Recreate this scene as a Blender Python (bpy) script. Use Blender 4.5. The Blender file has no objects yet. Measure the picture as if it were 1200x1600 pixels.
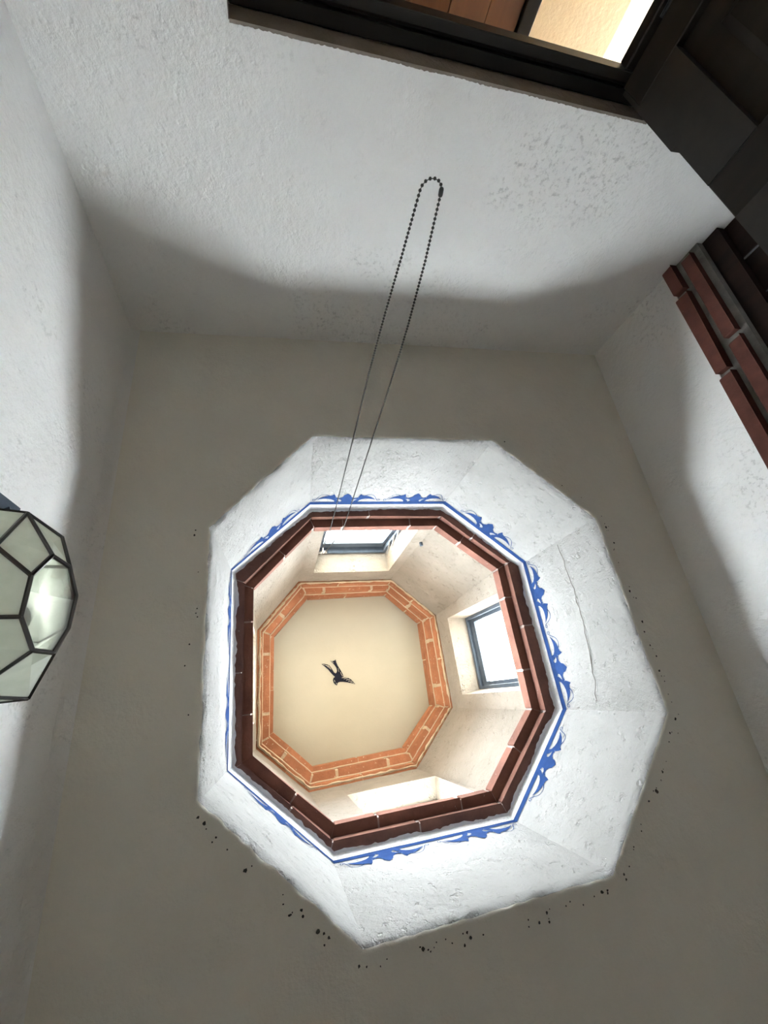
import bpy, bmesh, math, random
from mathutils import Vector, Matrix, noise
random.seed(7)
H = 1.62                       # the camera's height above the floor; everything below is measured from the floor
sc = bpy.context.scene
COL = sc.collection

# ------------------------------------------------------------------ camera
M = ((0.9603, 0.16307, -0.22633), (-0.05797, 0.91029, 0.40989), (0.27287, -0.3805, 0.88361))   # right, down, forward
FPX = 657.15
cam_d = bpy.data.cameras.new('camera')
cam_d.sensor_fit = 'AUTO'; cam_d.sensor_width = 36.0
cam_d.lens = FPX / 1600.0 * 36.0
cam_d.clip_start = 0.01
cam = bpy.data.objects.new('camera', cam_d); COL.objects.link(cam)
cam.matrix_world = Matrix(((M[0][0], -M[1][0], -M[2][0], 0), (M[0][1], -M[1][1], -M[2][1], 0),
                           (M[0][2], -M[1][2], -M[2][2], H), (0, 0, 0, 1)))
sc.camera = cam

# ------------------------------------------------------------------ sky, exposure
W = bpy.data.worlds.new('sky'); sc.world = W; W.use_nodes = True
wn, wl = W.node_tree.nodes, W.node_tree.links
wn.clear()
wo = wn.new('ShaderNodeOutputWorld'); wb = wn.new('ShaderNodeBackground')
tc = wn.new('ShaderNodeTexCoord'); sx = wn.new('ShaderNodeSeparateXYZ'); cr = wn.new('ShaderNodeValToRGB')
wl.new(tc.outputs['Generated'], sx.inputs[0]); wl.new(sx.outputs['Z'], cr.inputs[0])
cr.color_ramp.elements[0].position = 0.0; cr.color_ramp.elements[0].color = (0.36, 0.33, 0.29, 1)    # the ground's haze below the horizon
cr.color_ramp.elements[1].position = 0.06; cr.color_ramp.elements[1].color = (0.88, 0.955, 1.0, 1)
wb.inputs['Strength'].default_value = 78.0
wl.new(cr.outputs[0], wb.inputs['Color']); wl.new(wb.outputs[0], wo.inputs[0])
sc.view_settings.view_transform = 'Standard'; sc.view_settings.look = 'None'
sc.view_settings.exposure = 0.22; sc.view_settings.gamma = 1.0
sc.view_settings.use_curve_mapping = False
sc.cycles.use_denoising = True
sc.cycles.max_bounces = 24; sc.cycles.diffuse_bounces = 16; sc.cycles.transparent_max_bounces = 16
sc.cycles.sample_clamp_indirect = 10

# ------------------------------------------------------------------ helpers
class MB:
    def __init__(s): s.v = []; s.f = []
    def quad(s, *p):
        i = len(s.v); s.v += [tuple(x) for x in p]; s.f.append(tuple(range(i, i + len(p))))
    def hexa(s, b, t):
        """closed prism between two loops of n points"""
        n = len(b); i = len(s.v); s.v += [tuple(x) for x in b] + [tuple(x) for x in t]
        s.f.append(tuple(range(i, i + n))); s.f.append(tuple(range(i + n, i + 2 * n)))
        for k in range(n):
            s.f.append((i + k, i + (k + 1) % n, i + n + (k + 1) % n, i + n + k))
    def box(s, x0, x1, y0, y1, z0, z1):
        s.hexa([(x0, y0, z0), (x1, y0, z0), (x1, y1, z0), (x0, y1, z0)], [(x0, y0, z1), (x1, y0, z1), (x1, y1, z1), (x0, y1, z1)])
    def obox(s, o, ax, ay, az, x0, x1, y0, y1, z0, z1):
        P = lambda x, y, z: Vector(o) + ax * x + ay * y + az * z
        s.hexa([P(x0, y0, z0), P(x1, y0, z0), P(x1, y1, z0), P(x0, y1, z0)], [P(x0, y0, z1), P(x1, y0, z1), P(x1, y1, z1), P(x0, y1, z1)])
    def grid(s, rows, close=False):
        i = len(s.v); n = len(rows[0])
        for r in rows: s.v += [tuple(p) for p in r]
        for a in range(len(rows) - 1):
            for b in range(n if close else n - 1):
                c = (b + 1) % n
                s.f.append((i + a * n + b, i + a * n + c, i + (a + 1) * n + c, i + (a + 1) * n + b))
    def tube(s, pts, r, n=6, caps=True, closed=False):
        pts = [Vector(p) for p in pts]; rr = r if isinstance(r, (list, tuple)) else [r] * len(pts)
        rings = []; up = None; m = len(pts)
        for k, p in enumerate(pts):
            if closed: t = pts[(k + 1) % m] - pts[k - 1]
            else: t = pts[min(k + 1, m - 1)] - pts[max(k - 1, 0)]
            if t.length < 1e-9: t = Vector((0, 0, 1))
            t.normalize()
            if up is None: up = t.orthogonal()
            up = up - t * up.dot(t)
            if up.length < 1e-6: up = t.orthogonal()
            up.normalize(); w = t.cross(up)
            rings.append([p + (up * math.cos(2 * math.pi * j / n) + w * math.sin(2 * math.pi * j / n)) * rr[k] for j in range(n)])
        if closed: rings.append(rings[0])
        i = len(s.v); s.grid(rings, True)
        if caps and not closed:
            s.f.append(tuple(range(i, i + n))); s.f.append(tuple(range(len(s.v) - n, len(s.v))))

def obj(name, mb, mat, parent=None, smooth=False, kind=None, label=None, recalc=True, bevel=0, crease=0):
    me = bpy.data.meshes.new(name)
    off = Vector(parent.location) if parent is not None else Vector((0, 0, 0))
    me.from_pydata([tuple(Vector(v) - off) for v in mb.v], [], mb.f)
    if recalc or bevel:
        bm = bmesh.new(); bm.from_mesh(me)
        bmesh.ops.remove_doubles(bm, verts=bm.verts, dist=1e-6)
        if bevel:
            bmesh.ops.bevel(bm, geom=list(bm.edges), offset=bevel, segments=1, affect='EDGES', clamp_overlap=True)
        bmesh.ops.recalc_face_normals(bm, faces=bm.faces); bm.to_mesh(me); bm.free()
    me.materials.append(mat)
    if smooth:
        me.polygons.foreach_set('use_smooth', [True] * len(me.polygons))
        if crease: me.set_sharp_from_angle(angle=math.radians(crease))
    o = bpy.data.objects.new(name, me); COL.objects.link(o)
    if parent is not None: o.parent = parent
    if kind: o['kind'] = kind
    if label: o['label'] = label
    return o

def empty(name, loc, label, cat, kind=None, group=None):
    o = bpy.data.objects.new(name, None); COL.objects.link(o); o.location = loc; o.empty_display_size = .05
    o['label'] = label; o['category'] = cat
    if kind: o['kind'] = kind
    if group: o['group'] = group
    return o

def tag(o, label, cat, kind=None, group=None):
    o['label'] = label; o['category'] = cat
    if kind: o['kind'] = kind
    if group: o['group'] = group
    return o

# ------------------------------------------------------------------ materials
def new_mat(name):
    m = bpy.data.materials.new(name); m.use_nodes = True
    nt = m.node_tree; return m, nt.nodes, nt.links, nt.nodes['Principled BSDF']

def noise_node(n, l, scale, detail=6, rough=.55, coord='Object'):
    t = n.new('ShaderNodeTexCoord'); x = n.new('ShaderNodeTexNoise')
    x.inputs['Scale'].default_value = scale; x.inputs['Detail'].default_value = detail; x.inputs['Roughness'].default_value = rough
    l.new(t.outputs[coord], x.inputs['Vector']); return x

def ramp(n, l, src, p0, c0, p1, c1):
    r = n.new('ShaderNodeValToRGB'); r.color_ramp.elements[0].position = p0; r.color_ramp.elements[0].color = (*c0, 1)
    r.color_ramp.elements[1].position = p1; r.color_ramp.elements[1].color = (*c1, 1)
    l.new(src, r.inputs[0]); return r

def plaster(name, c, c2, bump=.35, s1=7, s2=55, rough=.8, dist=.012, pits=0.0, scuff=0.0):
    m, n, l, b = new_mat(name)
    a = noise_node(n, l, s1, 5); f = noise_node(n, l, s2, 8, .65)
    r = ramp(n, l, a.outputs['Fac'], .35, c2, .65, c); l.new(r.outputs[0], b.inputs['Base Color'])
    if scuff:                                                 # grey rubbed patches
        big = noise_node(n, l, 2.3, 3); fin = noise_node(n, l, 75, 5, .7)
        r1 = ramp(n, l, big.outputs['Fac'], .52, (0, 0, 0), .62, (1, 1, 1)); r2 = ramp(n, l, fin.outputs['Fac'], .53, (0, 0, 0), .66, (1, 1, 1))
        mm = n.new('ShaderNodeMath'); mm.operation = 'MULTIPLY'; l.new(r1.outputs[0], mm.inputs[0]); l.new(r2.outputs[0], mm.inputs[1])
        m3 = n.new('ShaderNodeMath'); m3.operation = 'MULTIPLY'; m3.inputs[1].default_value = scuff; l.new(mm.outputs[0], m3.inputs[0])
        mx = n.new('ShaderNodeMix'); mx.data_type = 'RGBA'; mx.inputs['B'].default_value = (.34, .34, .33, 1)
        l.new(m3.outputs[0], mx.inputs['Factor']); l.new(r.outputs[0], mx.inputs['A']); l.new(mx.outputs['Result'], b.inputs['Base Color'])
    b.inputs['Roughness'].default_value = rough; b.inputs['Specular IOR Level'].default_value = .25
    mx = n.new('ShaderNodeMath'); mx.operation = 'MULTIPLY_ADD'; mx.inputs[1].default_value = 1.6
    l.new(a.outputs['Fac'], mx.inputs[0]); l.new(f.outputs['Fac'], mx.inputs[2])
    src = mx.outputs[0]
    if pits:
        p = noise_node(n, l, 28, 3, .7); pr = ramp(n, l, p.outputs['Fac'], .28, (0, 0, 0), .42, (1, 1, 1))
        m2 = n.new('ShaderNodeMath'); m2.operation = 'MULTIPLY_ADD'; m2.inputs[1].default_value = pits
        l.new(pr.outputs[0], m2.inputs[0]); l.new(src, m2.inputs[2]); src = m2.outputs[0]
    bp = n.new('ShaderNodeBump'); bp.inputs['Strength'].default_value = bump; bp.inputs['Distance'].default_value = dist
    l.new(src, bp.inputs['Height']); l.new(bp.outputs[0], b.inputs['Normal'])
    return m

def brick_mat(name, c, c2, fleck, fl=.64, bump=.6):
    m, n, l, b = new_mat(name)
    a = noise_node(n, l, 14, 6, .6, 'Object'); f = noise_node(n, l, 70, 6, .7, 'Object')
    oi = n.new('ShaderNodeObjectInfo')
    r = ramp(n, l, a.outputs['Fac'], .3, c2, .7, c)
    hv = n.new('ShaderNodeHueSaturation'); l.new(r.outputs[0], hv.inputs['Color'])
    mv = n.new('ShaderNodeMapRange'); mv.inputs['To Min'].default_value = .82; mv.inputs['To Max'].default_value = 1.15
    l.new(oi.outputs['Random'], mv.inputs['Value']); l.new(mv.outputs[0], hv.inputs['Value'])
    fr = ramp(n, l, f.outputs['Fac'], fl, (0, 0, 0), fl + .06, (1, 1, 1))
    mx = n.new('ShaderNodeMix'); mx.data_type = 'RGBA'; mx.inputs['B'].default_value = (*fleck, 1)
    l.new(fr.outputs[0], mx.inputs['Factor']); l.new(hv.outputs[0], mx.inputs['A']); l.new(mx.outputs['Result'], b.inputs['Base Color'])
    b.inputs['Roughness'].default_value = .9; b.inputs['Specular IOR Level'].default_value = .15
    bp = n.new('ShaderNodeBump'); bp.inputs['Strength'].default_value = bump; bp.inputs['Distance'].default_value = .004
    l.new(f.outputs['Fac'], bp.inputs['Height']); l.new(bp.outputs[0], b.inputs['Normal'])
    return m

def wood(name, c, c2, rough=.5, stretch=(1, 1, .08), scale=22, spec=.35):
    m, n, l, b = new_mat(name)
    t = n.new('ShaderNodeTexCoord'); mp = n.new('ShaderNodeMapping'); mp.inputs['Scale'].default_value = stretch
    l.new(t.outputs['Object'], mp.inputs['Vector'])
    x = n.new('ShaderNodeTexNoise'); x.inputs['Scale'].default_value = scale; x.inputs['Detail'].default_value = 8; x.inputs['Distortion'].default_value = .6
    l.new(mp.outputs[0], x.inputs['Vector'])
    r = ramp(n, l, x.outputs['Fac'], .3, c2, .7, c); l.new(r.outputs[0], b.inputs['Base Color'])
    b.inputs['Roughness'].default_value = rough; b.inputs['Specular IOR Level'].default_value = spec
    bp = n.new('ShaderNodeBump'); bp.inputs['Strength'].default_value = .15; bp.inputs['Distance'].default_value = .003
    l.new(x.outputs['Fac'], bp.inputs['Height']); l.new(bp.outputs[0], b.inputs['Normal'])
    return m

def plain(name, c, rough=.5, metal=0.0, spec=.5, vary=.0):
    m, n, l, b = new_mat(name)
    x = noise_node(n, l, 30, 4)
    c2 = tuple(v * (1 - vary) for v in c)
    r = ramp(n, l, x.outputs['Fac'], .35, c2, .65, c); l.new(r.outputs[0], b.inputs['Base Color'])
    b.inputs['Roughness'].default_value = rough; b.inputs['Metallic'].default_value = metal; b.inputs['Specular IOR Level'].default_value = spec
    return m

def pane_mat(name, tint=(1, 1, 1), refl=1.0, ior=1.5):
    m, n, l, b = new_mat(name); n.remove(b)
    o = n['Material Output']; tr = n.new('ShaderNodeBsdfTransparent'); gl = n.new('ShaderNodeBsdfGlossy')
    tr.inputs[0].default_value = (*tint, 1); gl.inputs['Roughness'].default_value = .02
    fr = n.new('ShaderNodeFresnel'); fr.inputs[0].default_value = ior
    k = n.new('ShaderNodeMath'); k.operation = 'MULTIPLY'; k.inputs[1].default_value = refl; k.use_clamp = True
    mx = n.new('ShaderNodeMixShader'); l.new(fr.outputs[0], k.inputs[0]); l.new(k.outputs[0], mx.inputs[0])
    l.new(tr.outputs[0], mx.inputs[1]); l.new(gl.outputs[0], mx.inputs[2]); l.new(mx.outputs[0], o.inputs[0])
    return m

def frosted_mat(name):
    m, n, l, b = new_mat(name); n.remove(b)
    o = n['Material Output']; d = n.new('ShaderNodeBsdfDiffuse'); t = n.new('ShaderNodeBsdfTranslucent'); g = n.new('ShaderNodeBsdfGlossy')
    x = noise_node(n, l, 60, 4); r = ramp(n, l, x.outputs['Fac'], .3, (.80, .84, .80), .7, (.88, .91, .88))
    l.new(r.outputs[0], d.inputs[0]); l.new(r.outputs[0], t.inputs[0])
    g.inputs['Roughness'].default_value = .35
    a = n.new('ShaderNodeMixShader'); a.inputs[0].default_value = .3; l.new(d.outputs[0], a.inputs[1]); l.new(t.outputs[0], a.inputs[2])
    c = n.new('ShaderNodeMixShader'); c.inputs[0].default_value = .06; l.new(a.outputs[0], c.inputs[1]); l.new(g.outputs[0], c.inputs[2])
    l.new(c.outputs[0], o.inputs[0])
    return m

M_wall = plaster('wall_plaster', (.86, .86, .845), (.83, .83, .815), bump=.5, s1=5, s2=45, dist=.011, pits=.25, scuff=.5)
M_ceil = plaster('ceiling_plaster', (.84, .82, .745), (.805, .785, .71), bump=.35, s1=6, s2=40, dist=.010)
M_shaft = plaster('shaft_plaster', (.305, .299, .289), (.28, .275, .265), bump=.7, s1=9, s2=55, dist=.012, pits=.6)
M_cream = plaster('cream_plaster', (.205, .178, .145), (.18, .157, .127), bump=.75, s1=9, s2=50, dist=.012, pits=.9)
M_dome = plaster('dome_plaster', (.262, .230, .172), (.247, .216, .160), bump=.12, s1=4, s2=40, dist=.006)
M_floor = plaster('floor_clay', (.44, .39, .325), (.37, .32, .26), bump=.1, s1=4, s2=30, rough=.5)
M_hall = plaster('hall_plaster', (.72, .60, .42), (.68, .56, .39), bump=.2, s1=5, s2=40)
M_brick_low = brick_mat('brick_weathered', (.185, .086, .062), (.11, .052, .039), (.36, .33, .31), fl=.66)
M_brick_up = brick_mat('brick_orange', (.29, .122, .062), (.215, .085, .041), (.42, .34, .25), fl=.62)
M_brick_right = brick_mat('brick_door_arch', (.12, .045, .033), (.07, .027, .022), (.30, .24, .20), fl=.70)
M_mortar_low = plaster('mortar_lower', (.36, .30, .27), (.25, .20, .18), bump=.6, s1=12, s2=60)
M_mortar_up = plaster('mortar_upper', (.38, .295, .205), (.31, .235, .155), bump=.6, s1=12, s2=60)
M_mortar_right = plaster('mortar_right', (.22, .205, .185), (.12, .11, .10), bump=.6, s1=12, s2=60)
M_wood = wood('dark_wood', (.017, .013, .010), (.008, .0065, .0055), rough=.5, spec=.2)
M_wood_h = wood('dark_wood_rail', (.017, .0135, .011), (.009, .0075, .0065), rough=.46, stretch=(.08, 1, 1))
M_wood_red = wood('dark_red_wood', (.020, .009, .0065), (.009, .005, .004), rough=.55, spec=.15)
M_wood_hall = wood('hall_wood', (.13, .056, .025), (.09, .036, .015), rough=.45)
M_frame = plain('grey_window_metal', (.072, .092, .118), rough=.6, spec=.12, vary=.25)
M_steel = plain('steel', (.22, .22, .215), rough=.4, metal=1.0, vary=.15)
M_bead = plain('bead_metal', (.020, .019, .018), rough=.35, spec=.6, vary=.3)
M_lead = plain('lamp_came', (.012, .012, .012), rough=.28, spec=.7, vary=.2)
M_pane = pane_mat('window_pane', (.97, .985, .98))
M_clear = pane_mat('lamp_clear_pane', (.90, .92, .90), refl=3.5, ior=1.6)
M_frost = frosted_mat('lamp_frosted_pane')
M_bulb = plain('bulb_white', (.85, .84, .80), rough=.3)
M_bulb.node_tree.nodes['Principled BSDF'].inputs['Emission Color'].default_value = (1, .98, .92, 1)
M_bulb.node_tree.nodes['Principled BSDF'].inputs['Emission Strength'].default_value = 13.0      # faint bulb glow, added to lift the tone of the frosted panes
M_blue = plain('blue_paint', (.020, .047, .140), rough=.8, spec=.04, vary=.25)
M_black = plain('swallow_paint', (.009, .009, .014), rough=.8, spec=.04, vary=.2)
M_streak = plain('swallow_streak', (.34, .30, .23), rough=.7)
M_crack = plain('crack_dark', (.07, .06, .05), rough=.9)
M_mold = plain('mold_dark', (.05, .05, .045), rough=.95, vary=.3)
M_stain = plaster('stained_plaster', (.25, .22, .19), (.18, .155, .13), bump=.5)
M_smear = plaster('plaster_smear', (.86, .84, .81), (.70, .66, .63), bump=.6)
M_terra = plain('terracotta_band', (.52, .30, .24), rough=.8, vary=.2)

# ------------------------------------------------------------------ plan of the skylight
CX, CY, TH = .4545, -.130, .0355
ct, st = math.cos(TH), math.sin(TH)
def wp(x, y, z=0): return Vector((CX + ct * x - st * y, CY + st * x + ct * y, z))
ZC = H + 1.15; ZR = H + 1.591; ZB1 = H + 1.613; ZB2 = H + 1.656; ZB3 = H + 1.712
ZT0, ZT1, ZT2, ZT3 = H + 2.50, H + 2.565, H + 2.635, H + 2.712
O8 = [(-.317, -.644), (.334, -.642), (.662, -.320), (.675, .314), (.343, .637), (-.290, .634), (-.624, .312), (-.620, -.333)]
R8 = [(-.294, -.598), (.295, -.588), (.615, -.292), (.617, .296), (.318, .599), (-.296, .592), (-.600, .306), (-.596, -.335)]
B8 = [(-.278, -.526), (.275, -.512), (.526, -.291), (.528, .284), (.287, .524), (-.279, .520), (-.533, .284), (-.525, -.281)]
TO8 = [(-.301, -.514), (.262, -.490), (.518, -.244), (.522, .276), (.261, .538), (-.303, .550), (-.550, .324), (-.537, -.257)]
T8 = [(-.246, -.450), (.264, -.436), (.463, -.235), (.457, .257), (.249, .455), (-.268, .467), (-.472, .271), (-.453, -.236)]

def inset(P, d):
    """move each side of the polygon inward by d"""
    n = len(P); out = []
    for i in range(n):
        p0, p1, p2 = Vector(P[i - 1]), Vector(P[i]), Vector(P[(i + 1) % n])
        e1 = (p1 - p0).normalized(); e2 = (p2 - p1).normalized()
        n1 = Vector((-e1.y, e1.x)); n2 = Vector((-e2.y, e2.x))
        k = (n1 + n2) / (1 + n1.dot(n2)); out.append(tuple(p1 + k * d))
    return out
def lerp8(A, B, t): return [tuple(Vector(a).lerp(Vector(b), t)) for a, b in zip(A, B)]
def samples(P, per=28):
    out = []
    for i in range(8):
        a, b = Vector(P[i]), Vector(P[(i + 1) % 8])
        for k in range(per):
            t = k / per; out.append(a.lerp(b, t))
    return out

XL, XR, YN, SL, SR = -.3808, 1.4429, -1.1895, .0607, -.0447
YB = 1.45                                                     # back wall, behind the camera
def xl(y): return XL - SL * (y - YN)
def xr(y): return XR + SR * (y - YN)
PER = 28

# ================================================================== the room
# ceiling: flat plaster with the octagonal well cut out of it, its edge rounded
def ceiling():
    mb = MB(); rows = []
    for d, z in ((.013, ZC + .034), (.011, ZC + .016), (.006, ZC + .005), (-.001, ZC + .0008), (-.012, ZC), (-.06, ZC), (-.12, ZC)):
        row = []
        for j, p in enumerate(samples(inset(O8, d), PER)):
            w = wp(p.x, p.y, z); nz = noise.noise(w * 12) * .0025 + noise.noise(w * 55) * .006
            k = 1.0 if -.005 < d < .012 else 0.0
            w += Vector((0, 0, nz * k)) + (w - wp(0, 0, z)).normalized() * nz * k
            row.append(w)
        rows.append(row)
    mb.grid(rows, True)
    # out to the room's corners
    x0, x1, y0, y1 = XL - .22, XR + .06, YN - .05, YB + .05
    last = rows[-1]; c = wp(0, 0, ZC); hit = []
    for p in last:
        dx, dy = p.x - c.x, p.y - c.y
        tx = ((x1 if dx > 0 else x0) - c.x) / dx if abs(dx) > 1e-9 else 1e9
        ty = ((y1 if dy > 0 else y0) - c.y) / dy if abs(dy) > 1e-9 else 1e9
        t = min(tx, ty); hit.append((Vector((c.x + dx * t, c.y + dy * t, ZC)), 'x' if tx < ty else 'y'))
    n = len(last)
    for i in range(n):
        a, b = hit[i], hit[(i + 1) % n]; P0, P1 = last[i], last[(i + 1) % n]
        if a[1] == b[1]: mb.quad(P0, P1, b[0], a[0])
        else:
            cx = x1 if max(a[0].x, b[0].x) > c.x + .3 else x0
            cy = y1 if max(a[0].y, b[0].y) > c.y + .3 else y0
            mb.quad(P0, P1, b[0], Vector((cx, cy, ZC)), a[0])
    # the rounded edge is painted like the well
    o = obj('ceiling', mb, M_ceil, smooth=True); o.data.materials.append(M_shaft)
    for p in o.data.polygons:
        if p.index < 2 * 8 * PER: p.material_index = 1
    return o
ceil_o = tag(ceiling(), 'shaded off white plaster ceiling around the octagonal skylight well', 'ceiling', 'structure')

def slab(name, pts_xy, z0, z1, mat, label, cat='wall'):
    mb = MB(); mb.hexa([(x, y, z0) for x, y in pts_xy], [(x, y, z1) for x, y in pts_xy])
    return tag(obj(name, mb, mat), label, cat, 'structure')
T = .15
slab('wall_left', [(xl(YN - .2), YN - .2), (xl(YB), YB), (xl(YB) - T, YB), (xl(YN) - T, YN - .2)], 0, ZC + .05, M_wall,
     'white plaster wall on the left, behind the faceted glass lamp')
mb = MB(); rows = []
for k in range(7):
    a = k / 6 * math.pi / 2; r = .035
    row = []
    for m in range(13):
        y = YN + (YB - YN) * m / 12; row.append((xl(y) + r - r * math.cos(a) - .001, y, ZC - r + r * math.sin(a) + .001))
    rows.append(row)
mb.grid(rows); obj('cove', mb, M_wall, bpy.data.objects['wall_left'], smooth=True)
slab('wall_back', [(xl(YB) - T, YB), (xr(YB) + T, YB), (xr(YB) + T, YB + T), (xl(YB) - T, YB + T)], 0, ZC + .05, M_wall, 'white plaster wall behind the viewer, opposite the doorway')
slab('floor', [(XL - .6, YN - .001), (XR + .4, YN - .001), (XR + .4, YB + .1), (XL - .6, YB + .1)], -.08, 0, M_floor, 'clay coloured floor of the small white room', 'floor')

# front wall with the doorway
DX0, DX1, DZ = -.012, .985, H + .384
FY = YN - .18
mb = MB()
mb.box(-.95, DX0, FY, YN, 0, ZC + .05); mb.box(DX1, 3.4, FY, YN, 0, ZC + .05)
mb.box(DX0, DX1, FY, YN, DZ, ZC + .05)
wall_front = tag(obj('wall_front', mb, M_wall), 'white plaster wall with the doorway, the bead chain hanging before it', 'wall', 'structure')

# right wall: plaster over a brick lintel and a dark wooden door
RZ0 = H + .640; RZ1 = H + .766
mb = MB()
ya, yb = YN, YB
mb.hexa([(xr(ya), ya, RZ1), (xr(yb), yb, RZ1), (xr(yb) + T, yb, RZ1), (xr(ya) + T, ya, RZ1)],
        [(xr(ya), ya, ZC + .05), (xr(yb), yb, ZC + .05), (xr(yb) + T, yb, ZC + .05), (xr(ya) + T, ya, ZC + .05)])
yd = -.02
mb.hexa([(xr(yd), yd, 0), (xr(yb), yb, 0), (xr(yb) + T, yb, 0), (xr(yd) + T, yd, 0)],
        [(xr(yd), yd, RZ1), (xr(yb), yb, RZ1), (xr(yb) + T, yb, RZ1), (xr(yd) + T, yd, RZ1)])
wall_right = tag(obj('wall_right', mb, M_wall), 'white plaster wall on the right, above the brick lintel', 'wall', 'structure')

lint = empty('trim_1', (xr(YN), -.6, RZ0), 'red brick lintel of two courses over the dark door in the right wall', 'lintel', 'structure')
mb = MB()
mb.hexa([(xr(ya) + .004, ya, RZ0), (xr(yd) + .004, yd, RZ0), (xr(yd) + T, yd, RZ0), (xr(ya) + T, ya, RZ0)],
        [(xr(ya) + .004, ya, RZ1), (xr(yd) + .004, yd, RZ1), (xr(yd) + T, yd, RZ1), (xr(ya) + T, ya, RZ1)])
obj('mortar', mb, M_mortar_right, lint)
def lintel_brick(y0, y1, z0, z1, proud):
    mb = MB(); j = lambda: random.uniform(-.003, .003)
    b = [(xr(y0) - proud + j(), y0 + j(), z0 + j()), (xr(y1) - proud + j(), y1 + j(), z0 + j()), (xr(y1) + .08, y1, z0), (xr(y0) + .08, y0, z0)]
    t = [(xr(y0) - proud + j(), y0 + j(), z1 + j()), (xr(y1) - proud + j(), y1 + j(), z1 + j()), (xr(y1) + .08, y1, z1), (xr(y0) + .08, y0, z1)]
    mb.hexa(b, t); obj('brick', mb, M_brick_right, lint, bevel=.003)
for y0, y1 in ((-1.188, -1.078), (-1.058, -.735), (-.712, -.37), (-.35, -.03)): lintel_brick(y0, y1, H + .722, RZ1 - .001, .020)
for y0, y1 in ((-1.165, -.822), (-.798, -.455), (-.432, -.09)): lintel_brick(y0, y1, H + .658, H + .700, .016)

door2 = empty('door_2', (xr(-.6) + .07, -.6, 0), 'dark reddish wooden door under the brick lintel in the right wall', 'door', 'structure')
k = 0; y = YN - .0
while y < yd - .01:
    y1 = min(y + .145, yd); mb = MB(); dx = .055 + (.004 if k % 2 else 0)
    mb.hexa([(xr(y) + dx, y + .002, .004), (xr(y1) + dx, y1 - .002, .004), (xr(y1) + .11, y1 - .002, .004), (xr(y) + .11, y + .002, .004)],
            [(xr(y) + dx, y + .002, RZ0 - .002), (xr(y1) + dx, y1 - .002, RZ0 - .002), (xr(y1) + .11, y1 - .002, RZ0 - .002), (xr(y) + .11, y + .002, RZ0 - .002)])
    obj('plank', mb, M_wood_red, door2, bevel=.003); y = y1; k += 1
mb = MB(); mb.hexa([(xr(ya) + .025, ya + .002, H + .585), (xr(yd) + .025, yd, H + .585), (xr(yd) + .054, yd, H + .585), (xr(ya) + .054, ya + .002, H + .585)],
                   [(xr(ya) + .025, ya + .002, RZ0 - .001), (xr(yd) + .025, yd, RZ0 - .001), (xr(yd) + .054, yd, RZ0 - .001), (xr(ya) + .054, ya + .002, RZ0 - .001)])
obj('head_rail', mb, M_wood_red, door2)

# ------------------------------------------------------------------ doorway: frame and open leaf
door1 = empty('door_1', (.45, YN - .09, 0), 'dark wooden door frame in the white front wall', 'door frame', 'structure')
fy0, fy1 = YN - .055, YN - .090                                # inner and outer face of the frame
mb = MB()
mb.box(DX0 + .002, DX1 - .002, fy1, fy0, DZ - .032, DZ - .003)
mb.box(DX0 + .002, DX1 - .002, fy1, fy0 - .010, DZ - .038, DZ - .032)
mb.box(DX0 + .002, DX1 - .002, fy1, fy0 - .003, DZ - .060, DZ - .038)
obj('head_rail', mb, M_wood_h, door1, bevel=.0025)
for a, b in ((DX0 + .001, DX0 + .075), (.885, DX1 - .001)):
    mb = MB(); mb.box(a, b, fy1, fy0, 0.002, DZ - .0605); obj('jamb', mb, M_wood, door1, bevel=.003)
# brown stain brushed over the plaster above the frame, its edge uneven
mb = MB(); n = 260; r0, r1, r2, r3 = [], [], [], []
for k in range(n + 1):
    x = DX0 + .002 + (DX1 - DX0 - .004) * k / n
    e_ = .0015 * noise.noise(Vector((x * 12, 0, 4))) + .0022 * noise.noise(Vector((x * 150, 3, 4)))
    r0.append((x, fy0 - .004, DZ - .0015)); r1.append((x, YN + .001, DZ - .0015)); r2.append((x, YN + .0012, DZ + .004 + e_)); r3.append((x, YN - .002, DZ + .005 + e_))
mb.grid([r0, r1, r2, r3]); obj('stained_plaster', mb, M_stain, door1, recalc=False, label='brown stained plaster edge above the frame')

leaf = empty('door_leaf', (.887, -1.222, 0), 'dark panelled wooden door leaf swung open beside the doorway', 'door')
LA = Vector((.90198, -1.09123, 0)); LT = Vector((.11809, .99300, 0)).normalized(); LN = Vector((LT.y, -LT.x, 0)); UZ = Vector((0, 0, 1))
LTOP = H + .345
def lb(t0, t1, n0, n1, z0, z1):
    m = MB(); m.obox(LA, LT, LN, UZ, t0, t1, n0, n1, z0, z1); return m
th = .042
for t0, t1 in ((-.128, -.050), (.247, .347), (.644, .722)): obj('stile', lb(t0, t1, 0, th, .012, LTOP), M_wood, leaf, bevel=.002)
for t0, t1 in ((-.050, .247), (.347, .644)):
    for z0, z1 in ((LTOP - .102, LTOP), (H - .62, H - .50), (.012, .20)): obj('rail', lb(t0, t1, 0, th, z0, z1), M_wood_h, leaf)
    for z0, z1 in ((H - .50, LTOP - .102), (.20, H - .62)):
        pm = MB()
        P = lambda t, n_, z: LA + LT * t + LN * n_ + UZ * z
        pm.obox(LA, LT, LN, UZ, t0, t1, .020, .030, z0, z1)
        e = .055; g = .072
        a = [P(t0 + e, .0199, z0 + e), P(t1 - e, .0199, z0 + e), P(t1 - e, .0199, z1 - e), P(t0 + e, .0199, z1 - e)]
        b = [P(t0 + g, .010, z0 + g), P(t1 - g, .010, z0 + g), P(t1 - g, .010, z1 - g), P(t0 + g, .010, z1 - g)]
        pm.hexa(a, b); obj('raised_panel', pm, M_wood, leaf)
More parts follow.
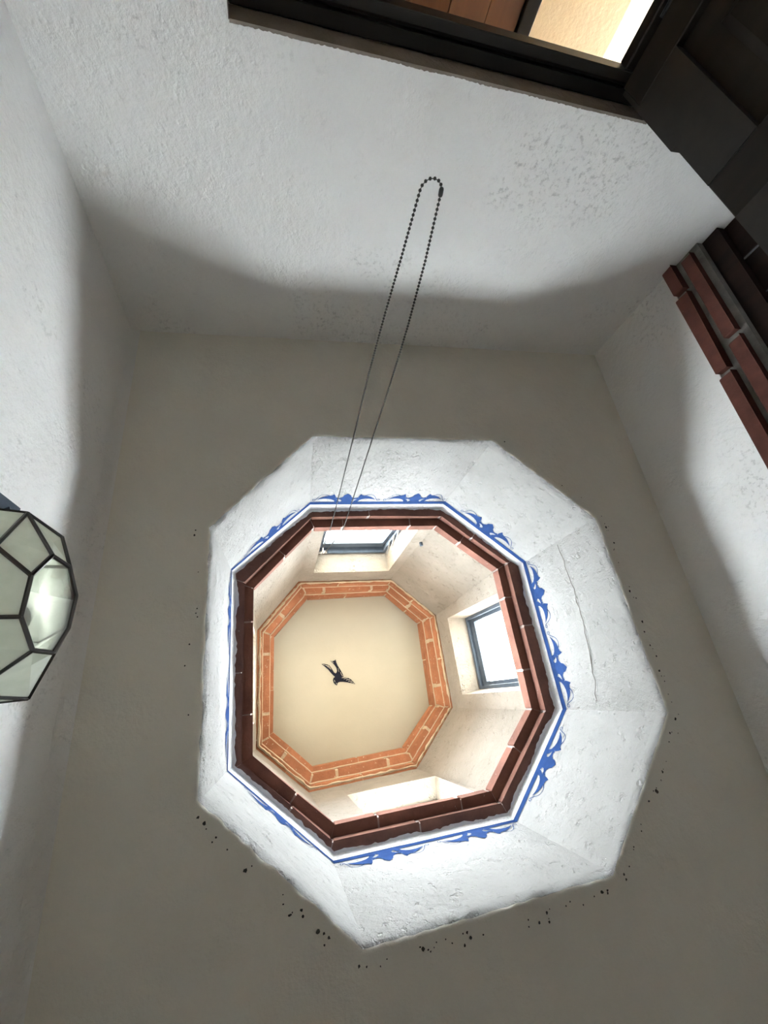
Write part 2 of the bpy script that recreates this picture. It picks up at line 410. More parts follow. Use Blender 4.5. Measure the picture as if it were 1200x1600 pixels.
mb = MB(); mb.obox(LA, LT, LN, UZ, -.118, .11, -.0, .03, LTOP, LTOP + .009); obj('top_batten', mb, M_wood_h, leaf)
for hz in (.35, 1.1, H + .18):
    mb = MB(); mb.tube([LA + LT * -.134 + LN * .004 + UZ * (hz - .05), LA + LT * -.134 + LN * .004 + UZ * (hz + .05)], .006, 8); obj('hinge', mb, M_lead, leaf, smooth=False)

# ------------------------------------------------------------------ the hall beyond the doorway
slab('floor.001', [(-.9, -3.4), (3.4, -3.4), (3.4, YN - .002), (-.9, YN - .002)], -.08, -.001, M_floor, 'clay coloured floor of the hall beyond the doorway', 'floor')
slab('wall_hall', [(.5, -2.62), (1.634, -2.62), (1.634, -2.5), (.5, -2.5)], 0, H + 1.149, M_hall, 'cream plaster wall seen through the doorway', 'wall')
slab('wall_patio', [(-.9, -3.5), (3.4, -3.5), (3.4, -3.35), (-.9, -3.35)], 0, H + 1.149, M_hall, 'sunlit cream wall at the far right through the doorway', 'wall')
slab('wall_hall_left', [(-.95, -3.35), (-.8, -3.35), (-.8, FY), (-.95, FY)], 0, H + 1.149, M_hall, 'cream side wall of the hall, hidden left of the doorway', 'wall')
slab('wall_hall_right', [(3.2, -3.35), (3.4, -3.35), (3.4, FY), (3.2, FY)], 0, H + 1.149, M_hall, 'cream side wall of the hall, hidden right of the doorway', 'wall')
hx0, hx1, hy0, hy1 = 2.0, 3.0, -2.75, -2.15                    # unseen hall roof, added to dim the hall; its opening sets the brightness
mb = MB(); z0, z1 = H + 1.15, H + 1.25
mb.box(-.95, hx0, -3.5, FY, z0, z1); mb.box(hx1, 3.4, -3.5, FY, z0, z1); mb.box(hx0, hx1, hy1, FY, z0, z1); mb.box(hx0, hx1, -3.5, hy0, z0, z1)
tag(obj('ceiling.001', mb, M_hall), 'unseen ceiling added over the hall to dim it, with an opening sized for its light', 'ceiling', 'structure')
slab('trim_2', [(1.64, -3.349), (3.19, -3.349), (3.19, -3.325), (1.64, -3.325)], H + .50, H + .575, M_terra, 'terracotta band on the bright wall beyond the doorway', 'trim')
cab = empty('door_3', (.5, -1.95, 0), 'brown plank door seen through the top of the doorway', 'door', 'structure')
x = -.25; k = 0
while x < .90:
    x1 = min(x + .13, .905); mb = MB(); mb.box(x + .001, x1 - .001, -1.99, -1.945 + (.003 if k % 2 else 0), .005, H + .95)
    obj('plank', mb, M_wood_hall, cab, bevel=.002); x = x1; k += 1
mb = MB(); mb.box(.906, .955, -2.0, -1.93, .005, H + .97); obj('jamb', mb, M_wood, cab, bevel=.003)

# ================================================================== the skylight
# the well between ceiling and brick ring
shaft = empty('wall_skylight_well', (CX, CY, ZC), 'bright white plaster walls of the octagonal skylight well with a blue painted border', 'wall', 'structure')
def shaft_pt(p_o, p_r, t):                                    # t = 0 at the ceiling, 1 at the rim
    return Vector((p_o.x + (p_r.x - p_o.x) * t, p_o.y + (p_r.y - p_o.y) * t, ZC + .034 + (ZR - ZC - .034) * t))
so, sr = samples(inset(O8, .013), PER), samples(R8, PER)
mb = MB(); rows = []
NR = 22
for a in range(NR + 1):
    t = a / NR; row = []
    for j in range(8 * PER):
        q = shaft_pt(so[j], sr[j], t); w = wp(q.x, q.y, q.z)
        k = max(0.0, min(1.0, (ZR - .13 - w.z) / .08)) * min(1, a / 1.5)
        nz = noise.noise(w * 9) * .004 + noise.noise(w * 30 + Vector((3, 1, 7))) * .0032
        c0 = wp(0, 0, w.z); row.append(w + (w - c0).normalized() * nz * k)
    rows.append(row)
mb.grid(rows, True)
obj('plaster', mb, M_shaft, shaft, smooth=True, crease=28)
mb = MB()
# the plaster lip under the bricks
lip = [[wp(p.x, p.y, z) for p in samples(P, PER)] for P, z in ((R8, ZR), (inset(R8, .006), ZR + .010), (inset(R8, .013), ZB1 + .001), (inset(R8, .013), ZB1 + .02), (inset(R8, -.05), ZB1 + .03))]
mb.grid(lip, True)
obj('plaster_lip', mb, M_wall, shaft, smooth=True, crease=28)

# blue border painted round the rim: a line and a row of scrolls
Rw, Ow = R8, inset(O8, .013)
def border_pt(i, u, dz, lift=.0016):
    z = ZR - dz; t = (z - ZC - .034) / (ZR - ZC - .034)
    a = Vector(Ow[i]).lerp(Vector(Ow[(i + 1) % 8]), u); b = Vector(Rw[i]).lerp(Vector(Rw[(i + 1) % 8]), u)
    q = a.lerp(b, t); e = (Vector(Rw[(i + 1) % 8]) - Vector(Rw[i])).normalized(); nn = Vector((-e.y, e.x))
    q += nn * lift; return wp(q.x, q.y, z)
BUD = [(-.11, 0), (-.07, .13), (-.075, .26), (-.11, .36), (-.155, .37), (-.178, .48), (-.15, .58), (-.125, .50), (-.09, .53), (-.06, .66), (-.05, .84), (0, 1.06)]
BUD = BUD + [(-x, y) for x, y in BUD[-2::-1]]
LEAFS = [[(.10, 0), (.112, .16), (.14, .32), (.175, .46), (.16, .60), (.172, .82), (.19, 1.0), (.215, .84), (.25, .79), (.30, .74), (.35, .62), (.395, .44), (.425, .28), (.38, .38), (.33, .44), (.27, .43), (.22, .36), (.18, .22), (.165, 0)]]
def stem_pts():
    P = [(.255, .78), (.29, .90), (.335, .93), (.375, .84), (.405, .66), (.425, .46), (.445, .28), (.465, .17)]
    for k in range(1, 12):
        a = -math.pi / 2 + k / 11 * math.pi * 1.6; r = 1 - k / 11 * .6
        P.append((.467 + .022 * r * math.cos(a), .30 + .13 * r * math.sin(a)))
    return P
counts = [2, 1, 2, 1, 2, 1, 2, 1]
for i in range(8):
    L = (Vector(Rw[(i + 1) % 8]) - Vector(Rw[i])).length
    mb = MB(); n = 24
    wob = lambda u, s: .0016 * noise.noise(Vector((u * 9, i * 3.1, s)))
    mb.grid([[border_pt(i, k / n, .004 + wob(k / n, 1)) for k in range(n + 1)], [border_pt(i, k / n, .024 + wob(k / n, 5)) for k in range(n + 1)]])
    hgt = .064; base = .022; m = counts[i]
    width = min(.285, L / m * .97) / L
    for q in range(m):
        uc = (q + .5) / m
        mapp = lambda x, y: border_pt(i, uc + x * width, base + y * hgt)
        mb.quad(*[mapp(x, y) for x, y in BUD])
        for s in (-1, 1):
            for poly in LEAFS: mb.quad(*[mapp(s * x, y) for x, y in poly])
            sp = stem_pts(); left, right = [], []
            for k in range(len(sp)):
                x0, y0 = sp[max(k - 1, 0)]; x1, y1 = sp[min(k + 1, len(sp) - 1)]
                dx, dy = (x1 - x0) * width * L, (y1 - y0) * hgt; dl = math.hypot(dx, dy) or 1
                wd = (.0034 if k < 2 else .0022) * .5
                ox, oy = -dy / dl * wd / (width * L), dx / dl * wd / hgt
                left.append(mapp(s * (sp[k][0] + ox), sp[k][1] + oy)); right.append(mapp(s * (sp[k][0] - ox), sp[k][1] - oy))
            mb.grid([left, right])
    obj('painted_border', mb, M_blue, shaft, recalc=False)

# plaster smeared over the edge of the lowest bricks
mb = MB(); r0, r1 = [], []
pa, pb = samples(inset(R8, .0125), 60), samples(inset(R8, .0135), 60)
for j in range(480):
    p = pa[j]; w = wp(p.x, p.y, ZB1 - .0025); c0 = wp(0, 0, ZB1 - .0025); inw = (c0 - w).normalized()
    e_ = .006 + .014 * max(-.35, noise.noise(w * 9 + Vector((2, 0, 0)))) + .006 * noise.noise(w * 60)
    r0.append(w - inw * .002); r1.append(w + inw * max(.001, e_))
mb.grid([r0, r1], True); obj('plaster_smear', mb, M_smear, shaft, recalc=False)

# hairline crack down the right side of the well
def shaft_uv(i, u, dz): return border_pt(i, u, dz, .004)
mb = MB(); pts = []
for k in range(26):
    t = k / 25; u = .02 + t * .93
    pts.append((2, u, .235 + .03 * math.sin(t * 3) - .05 * t + .012 * noise.noise(Vector((t * 14, 2, 0)))))
rows = [[], []]
for k, (i, u, dz) in enumerate(pts):
    w = .0016 + .0022 * max(0, noise.noise(Vector((k * .55, 9, 1))))
    rows[0].append(shaft_uv(i, u, dz - w)); rows[1].append(shaft_uv(i, u, dz + w))
mb.grid(rows); obj('crack', mb, M_crack, shaft, recalc=False)

# ---- the bricks: rings of mitred courses
def course(parent, Pin, depth, z0, z1, joints, mat, jit=.0018, gap=.010, mitre=.004, bevel=.003):
    """Pin: the inner outline of the course; joints: per side, fractions where one brick meets the next"""
    Pout = inset(Pin, -depth)
    for i in range(8):
        a, b = Vector(Pin[i]), Vector(Pin[(i + 1) % 8]); A, B = Vector(Pout[i]), Vector(Pout[(i + 1) % 8])
        L = (b - a).length; e = (b - a) / L
        cuts = [0.0] + list(joints[i]) + [1.0]
        for k in range(len(cuts) - 1):
            s0 = cuts[k] * L + (mitre if k == 0 else gap / 2); s1 = cuts[k + 1] * L - (mitre if k == len(cuts) - 2 else gap / 2)
            p0, p1 = a + e * s0, a + e * s1
            o0 = (A + e * mitre) if k == 0 else p0 + (A - a) - e * (A - a).dot(e)
            o1 = (B - e * mitre) if k == len(cuts) - 2 else p1 + (B - b) - e * (B - b).dot(e)
            j = lambda: random.uniform(-jit, jit)
            ring = [p0, p1, o1, o0]
            lo = [wp(q.x + j(), q.y + j(), z0 + j()) for q in ring]; hi = [wp(q.x + j(), q.y + j(), z1 + j()) for q in ring]
            mb = MB(); mb.hexa(lo, hi); obj('brick', mb, mat, parent, bevel=bevel)
def jn(kind):
    out = []
    for i in range(8):
        long = i % 2 == 0
        if kind == 0: out.append([.47 + random.uniform(-.06, .06)] if long else ([.52 + random.uniform(-.1, .1)] if i in (1, 5) else []))
        elif kind == 1: out.append([.24 + random.uniform(-.03, .03), .77 + random.uniform(-.03, .03)] if long else [.5 + random.uniform(-.12, .12)])
    return out
ring1 = empty('trim_3', (CX, CY, ZB1), 'lower octagonal ring of dark weathered brick at the foot of the lantern', 'brick ring', 'structure')
C1 = inset(B8, -.030)
course(ring1, C1, .06, ZB1, ZB2 - .001, jn(0), M_brick_low)
course(ring1, B8, .075, ZB2, ZB3, jn(1), M_brick_low)
mb = MB()
prof = [(inset(C1, -.050), ZB1 + .004), (inset(C1, -.004), ZB1 + .004), (inset(C1, -.004), ZB2 + .0035), (inset(B8, -.004), ZB2 + .0035), (inset(B8, -.004), ZB3 - .004), (inset(B8, -.06), ZB3 - .004)]
mb.grid([[wp(x, y, z) for x, y in P] for P, z in prof], True); obj('mortar', mb, M_mortar_low, ring1)

BEADS = True
ring2 = empty('trim_4', (CX, CY, ZT0), 'upper octagonal ring of orange brick under the lantern ceiling', 'brick ring', 'structure')
U1, U2, U3 = lerp8(TO8, T8, .26), lerp8(TO8, T8, .72), T8
course(ring2, U1, .06, ZT0, ZT1 - .001, jn(0), M_brick_up, gap=.008, mitre=.003)
course(ring2, U2, .06, ZT1, ZT2 - .001, jn(1), M_brick_up, gap=.022, mitre=.008)
course(ring2, U3, .06, ZT2, ZT3, jn(0), M_brick_up, gap=.008, mitre=.003)
mb = MB()
prof = [(inset(U1, -.05), ZT0 + .004), (inset(U1, -.0035), ZT0 + .004), (inset(U1, -.0035), ZT1 + .0025), (inset(U2, -.0035), ZT1 + .0025), (inset(U2, -.0035), ZT2 + .0025), (inset(U3, -.0035), ZT2 + .0025), (inset(U3, -.0035), ZT3), (inset(U3, -.06), ZT3)]
mb.grid([[wp(x, y, z) for x, y in P] for P, z in prof], True); 
for P, z in ((U1, ZT1), (U2, ZT2)):                            # pale mortar bead squeezed out at each step
    mb.tube([wp(p.x + random.uniform(-.0012, .0012), p.y + random.uniform(-.0012, .0012), z - .002) for p in samples(inset(P, .001), 14)], .0042, 5, closed=True)
mb.tube([wp(p.x + random.uniform(-.002, .002), p.y + random.uniform(-.002, .002), ZT0 + .002) for p in samples(inset(U1, -.010), 20)], [random.uniform(.004, .010) for _ in range(160)], 5, closed=True)
obj('mortar', mb, M_mortar_up, ring2)

# ---- lantern walls with four deep windows
lant = empty('wall_lantern', (CX, CY, ZB3), 'cream plaster walls of the lantern between the two brick rings', 'wall', 'structure')
LB, LTp = inset(B8, -.012), inset(TO8, -.004)
ZL0, ZL1 = ZB3 - .012, ZT0 + .02
WIN = {0: (-.226, .212, 1.735, 2.335), 2: (-.197, .214, 1.735, 2.332), 4: (-.155, .268, 1.735, 2.215), 6: (-.20, .20, 1.735, 2.33)}
DEP, SPL = .105, .012
win_info = {}
mb = MB()
for i in range(8):
    a0, b0, a1, b1 = Vector(LB[i]), Vector(LB[(i + 1) % 8]), Vector(LTp[i]), Vector(LTp[(i + 1) % 8])
    e = ((b0 - a0) + (b1 - a1)).normalized(); nn = Vector((e.y, -e.x))      # outward
    mid = (a0 + b0 + a1 + b1) / 4
    def P(s, z, e=e, a0=a0, b0=b0, a1=a1, b1=b1, mid=mid):
        t = (z - ZL0) / (ZL1 - ZL0); A = a0.lerp(a1, t); B = b0.lerp(b1, t)
        sa, sb = (A - mid).dot(e), (B - mid).dot(e); u = (s - sa) / (sb - sa); return A.lerp(B, u)
    sa, sb = (a0 - mid).dot(e), (b0 - mid).dot(e)
    if i in WIN:
        x0, x1, z0, z1 = WIN[i]
        # window offsets are measured along +x (sides N, S) or +y (E, W) of the plan
        ax = Vector((1, 0)) if i in (0, 4) else Vector((0, 1)); sg = 1 if e.dot(ax) > 0 else -1
        base = mid.dot(ax); s0, s1 = sorted(((x0 - base) * sg, (x1 - base) * sg)); z0 += H; z1 += H
        ss = [None, s0, s1, None]; zs = [ZL0, z0, z1, ZL1]
    else: ss = [None, None]; zs = [ZL0, ZL1]
    def fine(v0, v1, n): return [v0 + (v1 - v0) * k / n for k in range(n + 1)]
    for A_ in range(len(ss) - 1):
        for Bz in range(len(zs) - 1):
            if i in WIN and A_ == 1 and Bz == 1: continue
            zz = fine(zs[Bz], zs[Bz + 1], 8); rows = []
            for z in zz:
                t = (z - ZL0) / (ZL1 - ZL0)
                l0 = (a0.lerp(a1, t) - mid).dot(e) if ss[A_] is None else ss[A_]; l1 = (b0.lerp(b1, t) - mid).dot(e) if ss[A_ + 1] is None else ss[A_ + 1]
                row = []
                for s in fine(l0, l1, 12):
                    q = P(s, z); w = wp(q.x, q.y, z); k = min(1, abs(s - l0) / .03, abs(s - l1) / .03, (z - zs[Bz]) / .03, (zs[Bz + 1] - z) / .03)
                    nz = noise.noise(w * 11) * .005 * k; q2 = q + nn * nz; row.append(wp(q2.x, q2.y, z))
                rows.append(row)
            mb.grid(rows)
    if i in WIN:
        hole = [(s0, z0), (s1, z0), (s1, z1), (s0, z1)]; back = [(s0 + SPL, z0 + SPL), (s1 - SPL, z0 + SPL), (s1 - SPL, z1 - SPL * .5), (s0 + SPL, z1 - SPL * .5)]
        rows = []
        for d in (0, .35, .7, 1.0, 1.6):
            row = []
            for k in range(4):
                for m in range(6):
                    f = m / 6; h0, h1 = hole[k], hole[(k + 1) % 4]; g0, g1 = back[k], back[(k + 1) % 4]
                    hs, hz_ = h0[0] + (h1[0] - h0[0]) * f, h0[1] + (h1[1] - h0[1]) * f; gs, gz = g0[0] + (g1[0] - g0[0]) * f, g0[1] + (g1[1] - g0[1]) * f
                    dd = min(d, 1.0); s = hs + (gs - hs) * dd; z = hz_ + (gz - hz_) * dd; q0 = P(hs, hz_)
                    q = q0 + e * (s - hs) + nn * DEP * d; row.append(wp(q.x, q.y, z))
            rows.append(row)
        mb.grid(rows, True)
        c = P((s0 + s1) / 2, (z0 + z1) / 2) + nn * DEP
        E3 = wp(e.x, e.y) - wp(0, 0); N3 = wp(nn.x, nn.y) - wp(0, 0)
        win_info[i] = (wp(c.x, c.y, (z0 + z1) / 2), E3.normalized(), N3.normalized(), (s1 - s0) / 2 - SPL, (z1 - z0) / 2 - SPL)
obj('plaster', mb, M_cream, lant, smooth=False)

# lantern ceiling, gently vaulted, with the painted swallow
mb = MB(); rows = []
def dome_z(x, y): return ZT3 - .006 + .045 * max(0.0, 1 - (x * x + y * y) / .22)
for k in range(13):
    t = 1 - k / 12.0; row = []
    for p in samples(inset(T8, -.03), 8): row.append(wp(p.x * t, p.y * t, dome_z(p.x * t, p.y * t)))
    rows.append(row)
mb.grid(rows, True)
dome = tag(obj('ceiling.002', mb, M_dome, smooth=True), 'smooth cream ceiling of the lantern with a painted swallow', 'ceiling', 'structure')
BO = [(518, 190), (535, 255), (568, 320), (620, 385), (655, 430), (690, 490), (712, 552), (680, 570), (660, 590), (700, 580), (760, 548), (820, 538), (880, 550), (930, 585), (985, 635), (900, 642), (800, 650), (700, 672), (640, 692), (600, 712), (575, 740), (560, 800), (515, 790), (480, 755), (465, 700), (475, 655), (510, 612), (470, 590), (410, 545), (345, 485), (260, 440), (190, 410), (250, 385), (320, 374), (375, 382), (410, 412), (450, 462), (490, 515), (525, 525), (548, 490), (556, 440), (540, 385), (505, 345), (450, 300), (390, 265), (450, 250), (490, 225)]
BX, BYp = .2, 0
def bird_pt(u, v, lift):
    # the swallow's own outline, about 20 cm from wing tip to wing tip
    dx, dy = (u - 590) * .0002553, (v - 540) * .0002553
    c, s = math.cos(-.30), math.sin(-.30)
    x, y = -.0775 + dx * A11 + dy * A12, .0155 + dx * A21 + dy * A22
    return wp(x, y, dome_z(x, y) - lift)
# fitted to the four measured tips
A11, A12, A21, A22 = 1.0, -.10, .42, .93
mb = MB()
bm_pts = [bird_pt(u, v, .004) for u, v in BO]
mb.quad(*bm_pts)
bird = obj('painted_swallow', mb, M_black, dome, recalc=False, label='black swallow painted in flight, wings spread, forked tail')
mb = MB()
for seg in ([(225, 410), (300, 405), (352, 440)], [(300, 398), (350, 410), (385, 455)], [(340, 392), (385, 415), (415, 468)], [(720, 598), (760, 565), (800, 555)], [(770, 606), (815, 578), (860, 566)], [(820, 616), (870, 596), (915, 592)], [(870, 630), (920, 618), (960, 630)],
            [(578, 380), (590, 420), (602, 465)], [(640, 455), (655, 500), (690, 545)], [(500, 690), (505, 720), (520, 730)], [(540, 745), (548, 760), (545, 775)], [(410, 265), (450, 275), (470, 285)]):
    for k in range(2):
        (u0, v0), (u1, v1) = seg[k], seg[k + 1]; dl = math.hypot(u1 - u0, v1 - v0); ox, oy = -(v1 - v0) / dl * 4, (u1 - u0) / dl * 4
        mb.quad(bird_pt(u0 - ox, v0 - oy, .0055), bird_pt(u1 - ox, v1 - oy, .0055), bird_pt(u1 + ox, v1 + oy, .0055), bird_pt(u0 + ox, v0 + oy, .0055))
obj('feather_streak', mb, M_streak, bird, recalc=False, label='pale feather strokes on the painted swallow').parent = bird

# windows
WN = {0: ('window_1', 'small grey metal window with open tilted sash at the top of the lantern, chain in its corner'), 2: ('window_2', 'bright grey framed window on the right side of the lantern'),
      4: ('window_3', 'window deep behind the brick at the lower side of the lantern'), 6: ('window_4', 'lantern window hidden on the left behind the brick rings')}
win_parent = {}
for i, (name, lab) in WN.items():
    c, E3, N3, hw, hh = win_info[i]
    w = empty(name, c, lab, 'window', 'structure'); win_parent[i] = w
    fr = .016
    mb = MB()
    for a, b, z0, z1 in ((-hw - .01, -hw + fr, -hh - .01, hh + .01), (hw - fr, hw + .01, -hh - .01, hh + .01)): mb.obox(c, E3, N3, UZ, a, b, -.005, .04, z0, z1)
    mb.obox(c, E3, N3, UZ, -hw + fr, hw - fr, -.005, .04, hh - fr, hh + .01); mb.obox(c, E3, N3, UZ, -hw + fr, hw - fr, -.005, .04, -hh - .01, -hh + fr)
    obj('frame', mb, M_frame, w)
    tilt = math.radians(-3) if i == 0 else 0.0
    ax = UZ * math.cos(tilt) + N3 * math.sin(tilt) * -1; nx = N3 * math.cos(tilt) + UZ * math.sin(tilt)
    o = c + N3 * .012; iw, ih, r2 = hw - fr - .001, hh - fr - .001, .018
    mb = MB()
    mb.obox(o, E3, nx, ax, -iw, -iw + r2, .0, .022, -ih, ih); mb.obox(o, E3, nx, ax, iw - r2, iw, .0, .022, -ih, ih)
    mb.obox(o, E3, nx, ax, -iw + r2, iw - r2, .0, .022, ih - r2 * {0: 4.2, 2: 2.6}.get(i, 1), ih); mb.obox(o, E3, nx, ax, -iw + r2, iw - r2, .0, .022, -ih, -ih + r2)
    sash = obj('sash', mb, M_frame, w)
    mb = MB(); mb.obox(o, E3, nx, ax, -iw + r2, iw - r2, .009, .013, -ih + r2, ih - r2 * {0: 4.2, 2: 2.6}.get(i, 1)); obj('pane', mb, M_pane, sash).parent = sash
    sash.location = (0, 0, 0)
    if i == 0:
        s = 1 if E3.x > 0 else -1
        mb = MB()
        for k in range(3):
            z = .10 - k * .10; mb.tube([c + E3 * s * (hw - fr) + UZ * z + N3 * .0, c + E3 * s * (hw - fr - .004) + UZ * (z + .07) - N3 * .05], .004, 6)
        obj('stay_arm', mb, M_steel, w, label='steel stay arms on the right of the open sash')

# a little bolt left in the plaster beside the first window
q = wp(.262, -.505, H + 1.86)
mb = MB(); mb.tube([q, q + Vector((0, .018, 0))], .009, 8); obj('bolt', mb, M_frame, lant)

# black mould specks along the edge of the well
mb = MB()
def speck(x, y, r):
    n = 7; ph = random.random() * 6
    mb.quad(*[wp(x + math.cos(ph + k / n * 6.283) * r * random.uniform(.6, 1.3), y + math.sin(ph + k / n * 6.283) * r * random.uniform(.6, 1.3), ZC - .0022) for k in range(n)])
SO = inset(O8, -.013)
dens = {2: 26, 3: 22, 4: 30, 5: 20, 6: 9, 1: 3}
for i, m in dens.items():
    a, b = Vector(SO[i]), Vector(SO[(i + 1) % 8]); e = (b - a).normalized(); nn = Vector((e.y, -e.x))
    for k in range(m):
        t = random.random(); p = a.lerp(b, t) + nn * abs(random.gauss(0, .010)); speck(p.x, p.y, random.choice((.0015, .002, .002, .003, .0042)))
obj('mold_speck', mb, M_mold, ceil_o, kind='stuff', recalc=False)

# ================================================================== the bead chain
s_ = .982
rs = [(.281, .331), (.292, .449), (.301, .589), (.307, .761), (.311, .976), (.322, 1.511), (.326, 1.713)]
ls = [(.248, .344), (.248, .444), (.2465, .565), (.2475, .731), (.254, .975), (.265, 1.503), (.268, 1.708)]
CYY = -.648
wc, wE, wN, whw, whh = win_info[0]
sgn = 1 if wE.x > 0 else -1
pul = wc - wE * sgn * (whw - .035) + UZ * (whh - .07) - wN * .022
path = [Vector((x * s_, CYY, H + z * s_)) for x, z in rs][::-1]
arc = []
x0, x1, zc = .248 * s_, .281 * s_, H + .341 * s_
for k in range(9):
    a = k / 8 * math.pi; arc.append(Vector(((x0 + x1) / 2 + (x1 - x0) / 2 * math.cos(a), CYY, zc - .017 * math.sin(a))))
path = path[:-1] + arc + [Vector((x * s_, CYY, H + z * s_)) for x, z in ls][1:]
pr = pul + wE * sgn * .012; pl = pul - wE * sgn * .012
path = [pr] + path + [pl]
def resample(P, step):
    out = [P[0].copy()]; rem = step
    for a, b in zip(P, P[1:]):
        L = (b - a).length; d = rem
        while d <= L: out.append(a.lerp(b, d / L)); d += step
        rem = d - L
    return out
beads = resample(path, .0069)
chain = empty('bead_chain', path[9], 'dark metal bead chain looped down from the small window at the top of the lantern', 'chain')
low = min(range(len(beads)), key=lambda k: beads[k].z)
bmm = bmesh.new(); bmesh.ops.create_icosphere(bmm, subdivisions=2, radius=.00245); bme = bpy.data.meshes.new('bead'); bmm.to_mesh(bme); bmm.free()
bme.materials.append(M_bead); bme.polygons.foreach_set('use_smooth', [True] * len(bme.polygons))
clasp_k = low - 3
near = sorted(range(len(beads)), key=lambda k: beads[k].z)[:200]
near_s = set(near)
rest = MB(); ico = None
bmm = bmesh.new(); bmesh.ops.create_icosphere(bmm, subdivisions=1, radius=.00245)
iv = [v.co.copy() for v in bmm.verts]; bmm.verts.index_update(); ifc = [tuple(v.index for v in f.verts) for f in bmm.faces]; bmm.free()
for k, p in enumerate(beads):
    if clasp_k - 1 <= k <= clasp_k: continue
    if k in near_s:
        o = bpy.data.objects.new('bead', bme); COL.objects.link(o); o.parent = chain; o.location = p - chain.location
    else:
        n0 = len(rest.v); rest.v += [tuple(v + p) for v in iv]; rest.f += [tuple(n0 + t for t in f) for f in ifc]
obj('bead_strand', rest, M_bead, chain, smooth=True, kind='stuff', recalc=False)
mb = MB(); mb.tube(beads, .0007, 5); obj('wire', mb, M_bead, chain)
a, b = beads[clasp_k - 1], beads[clasp_k]; dv = (b - a).normalized()
mb = MB(); mb.tube([a - dv * .0034, a - dv * .0022, a, b, b + dv * .0022, b + dv * .0034], [.0012, .003, .0036, .0036, .003, .0012], 10)
obj('clasp', mb, M_lead, chain, smooth=True, label='small dark clasp joining the chain ends')
pw = empty('chain_pulley', pul, 'small steel pulley holding the chain in the corner of the top window', 'pulley')
mb = MB(); ring = []
for k in range(16):
    a = k / 16 * 2 * math.pi; ring.append(pul + wE * math.cos(a) * .022 + UZ * math.sin(a) * .022)
mb.tube(ring, .0035, 6, closed=True); obj('wheel', mb, M_steel, pw, smooth=True)
mb = MB(); mb.tube([pul - wN * .006, pul + wN * .03], .005, 8); mb.tube([pul - wE * .021, pul + wE * .021], .003, 6); obj('axle', mb, M_steel, pw)

# ================================================================== the faceted glass lamp on the left wall
def ray(u, v):
    x, y, z = (u - 600) / FPX, (v - 800) / FPX, 1.0
    return Vector((M[0][0] * x + M[1][0] * y + M[2][0] * z, M[0][1] * x + M[1][1] * y + M[2][1] * z, M[0][2] * x + M[1][2] * y + M[2][2] * z))
CAMP = Vector((0, 0, H))
LC = ray(-25, 945); LC = CAMP + LC * (-.325 / LC.x)
LR = .112
axis = (LC - CAMP).normalized()
def on_ball(u, v):
    d = ray(u, v).normalized(); oc = CAMP - LC; b = d.dot(oc); c = oc.dot(oc) - LR * LR; D = b * b - c
    if D < 0.0004 * LR: return CAMP + d * (-b)
    return CAMP + d * (-b - math.sqrt(D))
PX = {'v1': (43, 802), 'v2': (97, 840), 'v3': (109, 886), 'v4': (82, 868), 'v5': (49, 899), 'v6': (119, 931), 'v7': (33, 963.5), 'v8': (51, 1016), 'v9': (83, 1020), 'v10': (107, 981), 'v11': (44, 1091), 'w1': (-25, 852), 'w3': (-25, 1084)}
V = {}
right_img = Vector(M[0]); rn = (right_img - axis * right_img.dot(axis)).normalized()
for k, (u, v) in PX.items():
    V[k] = on_ball(u, v)
ring8 = ('v4', 'v3', 'v6', 'v10', 'v9', 'v8', 'v7', 'v5')         # the clear octagon is one flat sheet
oc_ = sum((V[k] for k in ring8), Vector()) / 8
on_ = sum(((V[ring8[k]] - oc_).cross(V[ring8[(k + 1) % 8]] - oc_) for k in range(8)), Vector()).normalized()
for k in ring8:
    dd = ray(*PX[k]).normalized(); V[k] = CAMP + dd * ((oc_ - CAMP).dot(on_) / dd.dot(on_))
for k in list(PX):
    if k[0] == 'v': p = V[k]; V[k + 'm'] = p - rn * 2 * (p - LC).dot(rn)
for k in ('w1', 'w3'): V[k] = V[k] - rn * (V[k] - LC).dot(rn)
SIL = ('v1', 'v2', 'v3', 'v6', 'v10', 'v11')
def bk(k):
    base = k[:-1] if k.endswith('m') else k
    if base in SIL: return k
    if k + 'b' not in V: p = V[k]; V[k + 'b'] = p - axis * 2 * (p - LC).dot(axis)
    return k + 'b'
half = [(['v1', 'v4', 'v5', 'w1'], 0), (['v1', 'v2', 'v3', 'v4'], 0), (['v4', 'v3', 'v6', 'v10', 'v9', 'v8', 'v7', 'v5'], 1), (['v8', 'v9', 'v10', 'v11', 'w3'], 0)]
mid_f = [(['w1', 'v5', 'v7', 'v7m', 'v5m'], 0), (['v7', 'v8', 'w3', 'v8m', 'v7m'], 0), (['w1', 'v1', 'v1m'], 0), (['w3', 'v11', 'v11m'], 0)]
faces = []
def mir(k): return k if k[0] == 'w' else k + 'm'
for f, c in half: faces.append((f, c)); faces.append(([mir(k) for k in f], c if False else 0))
faces += mid_f
faces += [([bk(k) for k in f], 0) for f, c in list(faces)]
lamp = empty('faceted_lamp', LC, 'faceted ball lamp of frosted glass panes in black metal cames on the left wall', 'lamp')
edges = set()
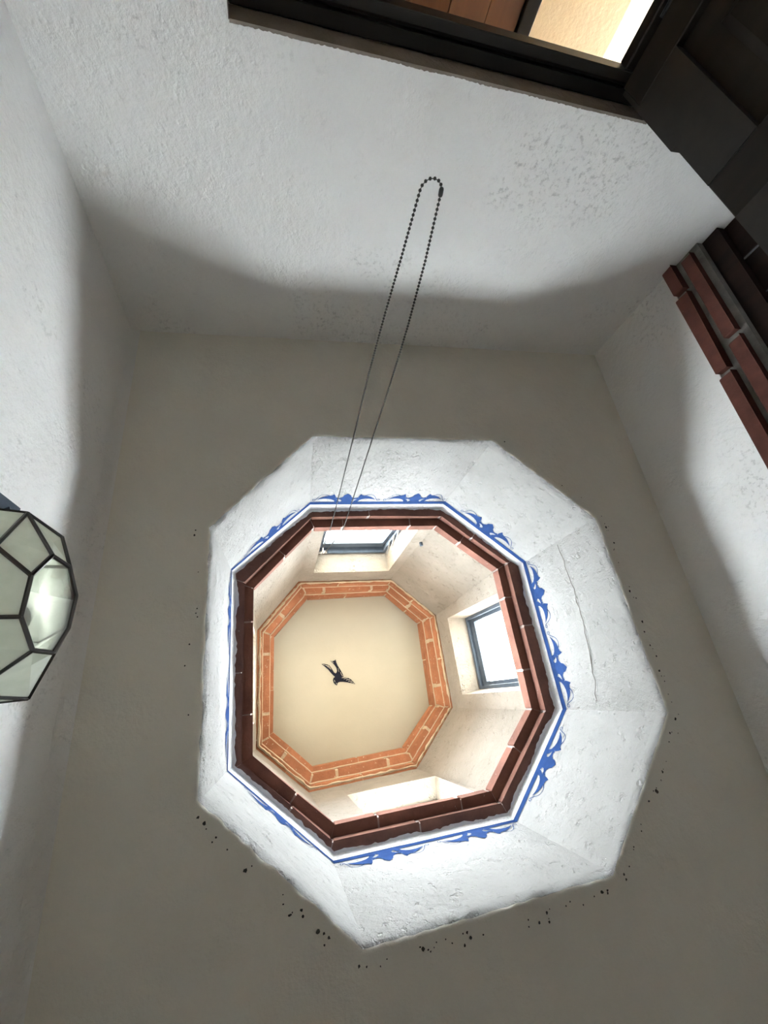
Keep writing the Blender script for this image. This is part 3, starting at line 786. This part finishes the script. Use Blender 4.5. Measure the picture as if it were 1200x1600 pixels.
for f, c in faces:
    n = len(f)
    for k in range(n): edges.add(tuple(sorted((f[k], f[(k + 1) % n]))))
    pts = [V[k] for k in f]; cen = sum(pts, Vector()) / n
    pts = [cen + (p - cen) * .985 for p in pts]
    if c:                                                     # a flat sheet: bring the corners into one plane
        nv = sum(((pts[k] - cen).cross(pts[(k + 1) % n] - cen) for k in range(n)), Vector()).normalized()
        pts = [p - nv * (p - cen).dot(nv) for p in pts]
    mb = MB(); nrm = (cen - LC).normalized() * .0008
    i0 = len(mb.v); mb.v += [tuple(p + nrm) for p in pts] + [tuple(cen + nrm)] + [tuple(p - nrm) for p in pts] + [tuple(cen - nrm)]
    for k in range(n):
        k2 = (k + 1) % n
        mb.f += [(k, k2, n), (n + 1 + k2, n + 1 + k, 2 * n + 1), (k, n + 1 + k, n + 1 + k2, k2)]
    obj('pane', mb, M_clear if c else M_frost, lamp, label='clear glass pane among the frosted ones' if c else None)
mb = MB()
for a, b in sorted(edges): mb.tube([V[a], V[b]], .0026, 6)
obj('came_frame', mb, M_lead, lamp)
# fixing to the wall, with the lamp holder and bulb inside
wx = xl(LC.y) + .001
back = Vector((wx, LC.y - .02, LC.z + .02))
wp_ = Vector((xl(-.37) + .001, -.37, H + .76))
mb = MB(); mb.box(wp_.x, wp_.x + .012, wp_.y - .03, wp_.y + .03, wp_.z - .05, wp_.z + .05); obj('wall_plate', mb, M_frame, lamp, bevel=.003)
a_, b_ = wp_ + Vector((.012, 0, 0)), LC + Vector((-.02, -.045, LR * .8)); d_ = (b_ - a_).normalized(); w_ = d_.cross(UZ).normalized(); h_ = w_.cross(d_)
mb = MB(); mb.obox(a_, d_, w_, h_, 0, (b_ - a_).length, -.012, .012, -.004, .004); obj('arm', mb, M_frame, lamp)
mb = MB(); top = LC + Vector((0, 0, LR * .9)); mb.tube([top, LC + Vector((0, 0, .045))], [.014, .016], 12); obj('socket', mb, M_lead, lamp, smooth=True)
bm_ = bmesh.new(); bmesh.ops.create_uvsphere(bm_, u_segments=16, v_segments=10, radius=.028); me = bpy.data.meshes.new('bulb'); bm_.to_mesh(me); bm_.free(); me.materials.append(M_bulb)
me.polygons.foreach_set('use_smooth', [True] * len(me.polygons))
o = bpy.data.objects.new('bulb', me); COL.objects.link(o); o.parent = lamp; o.location = (0, 0, .022)
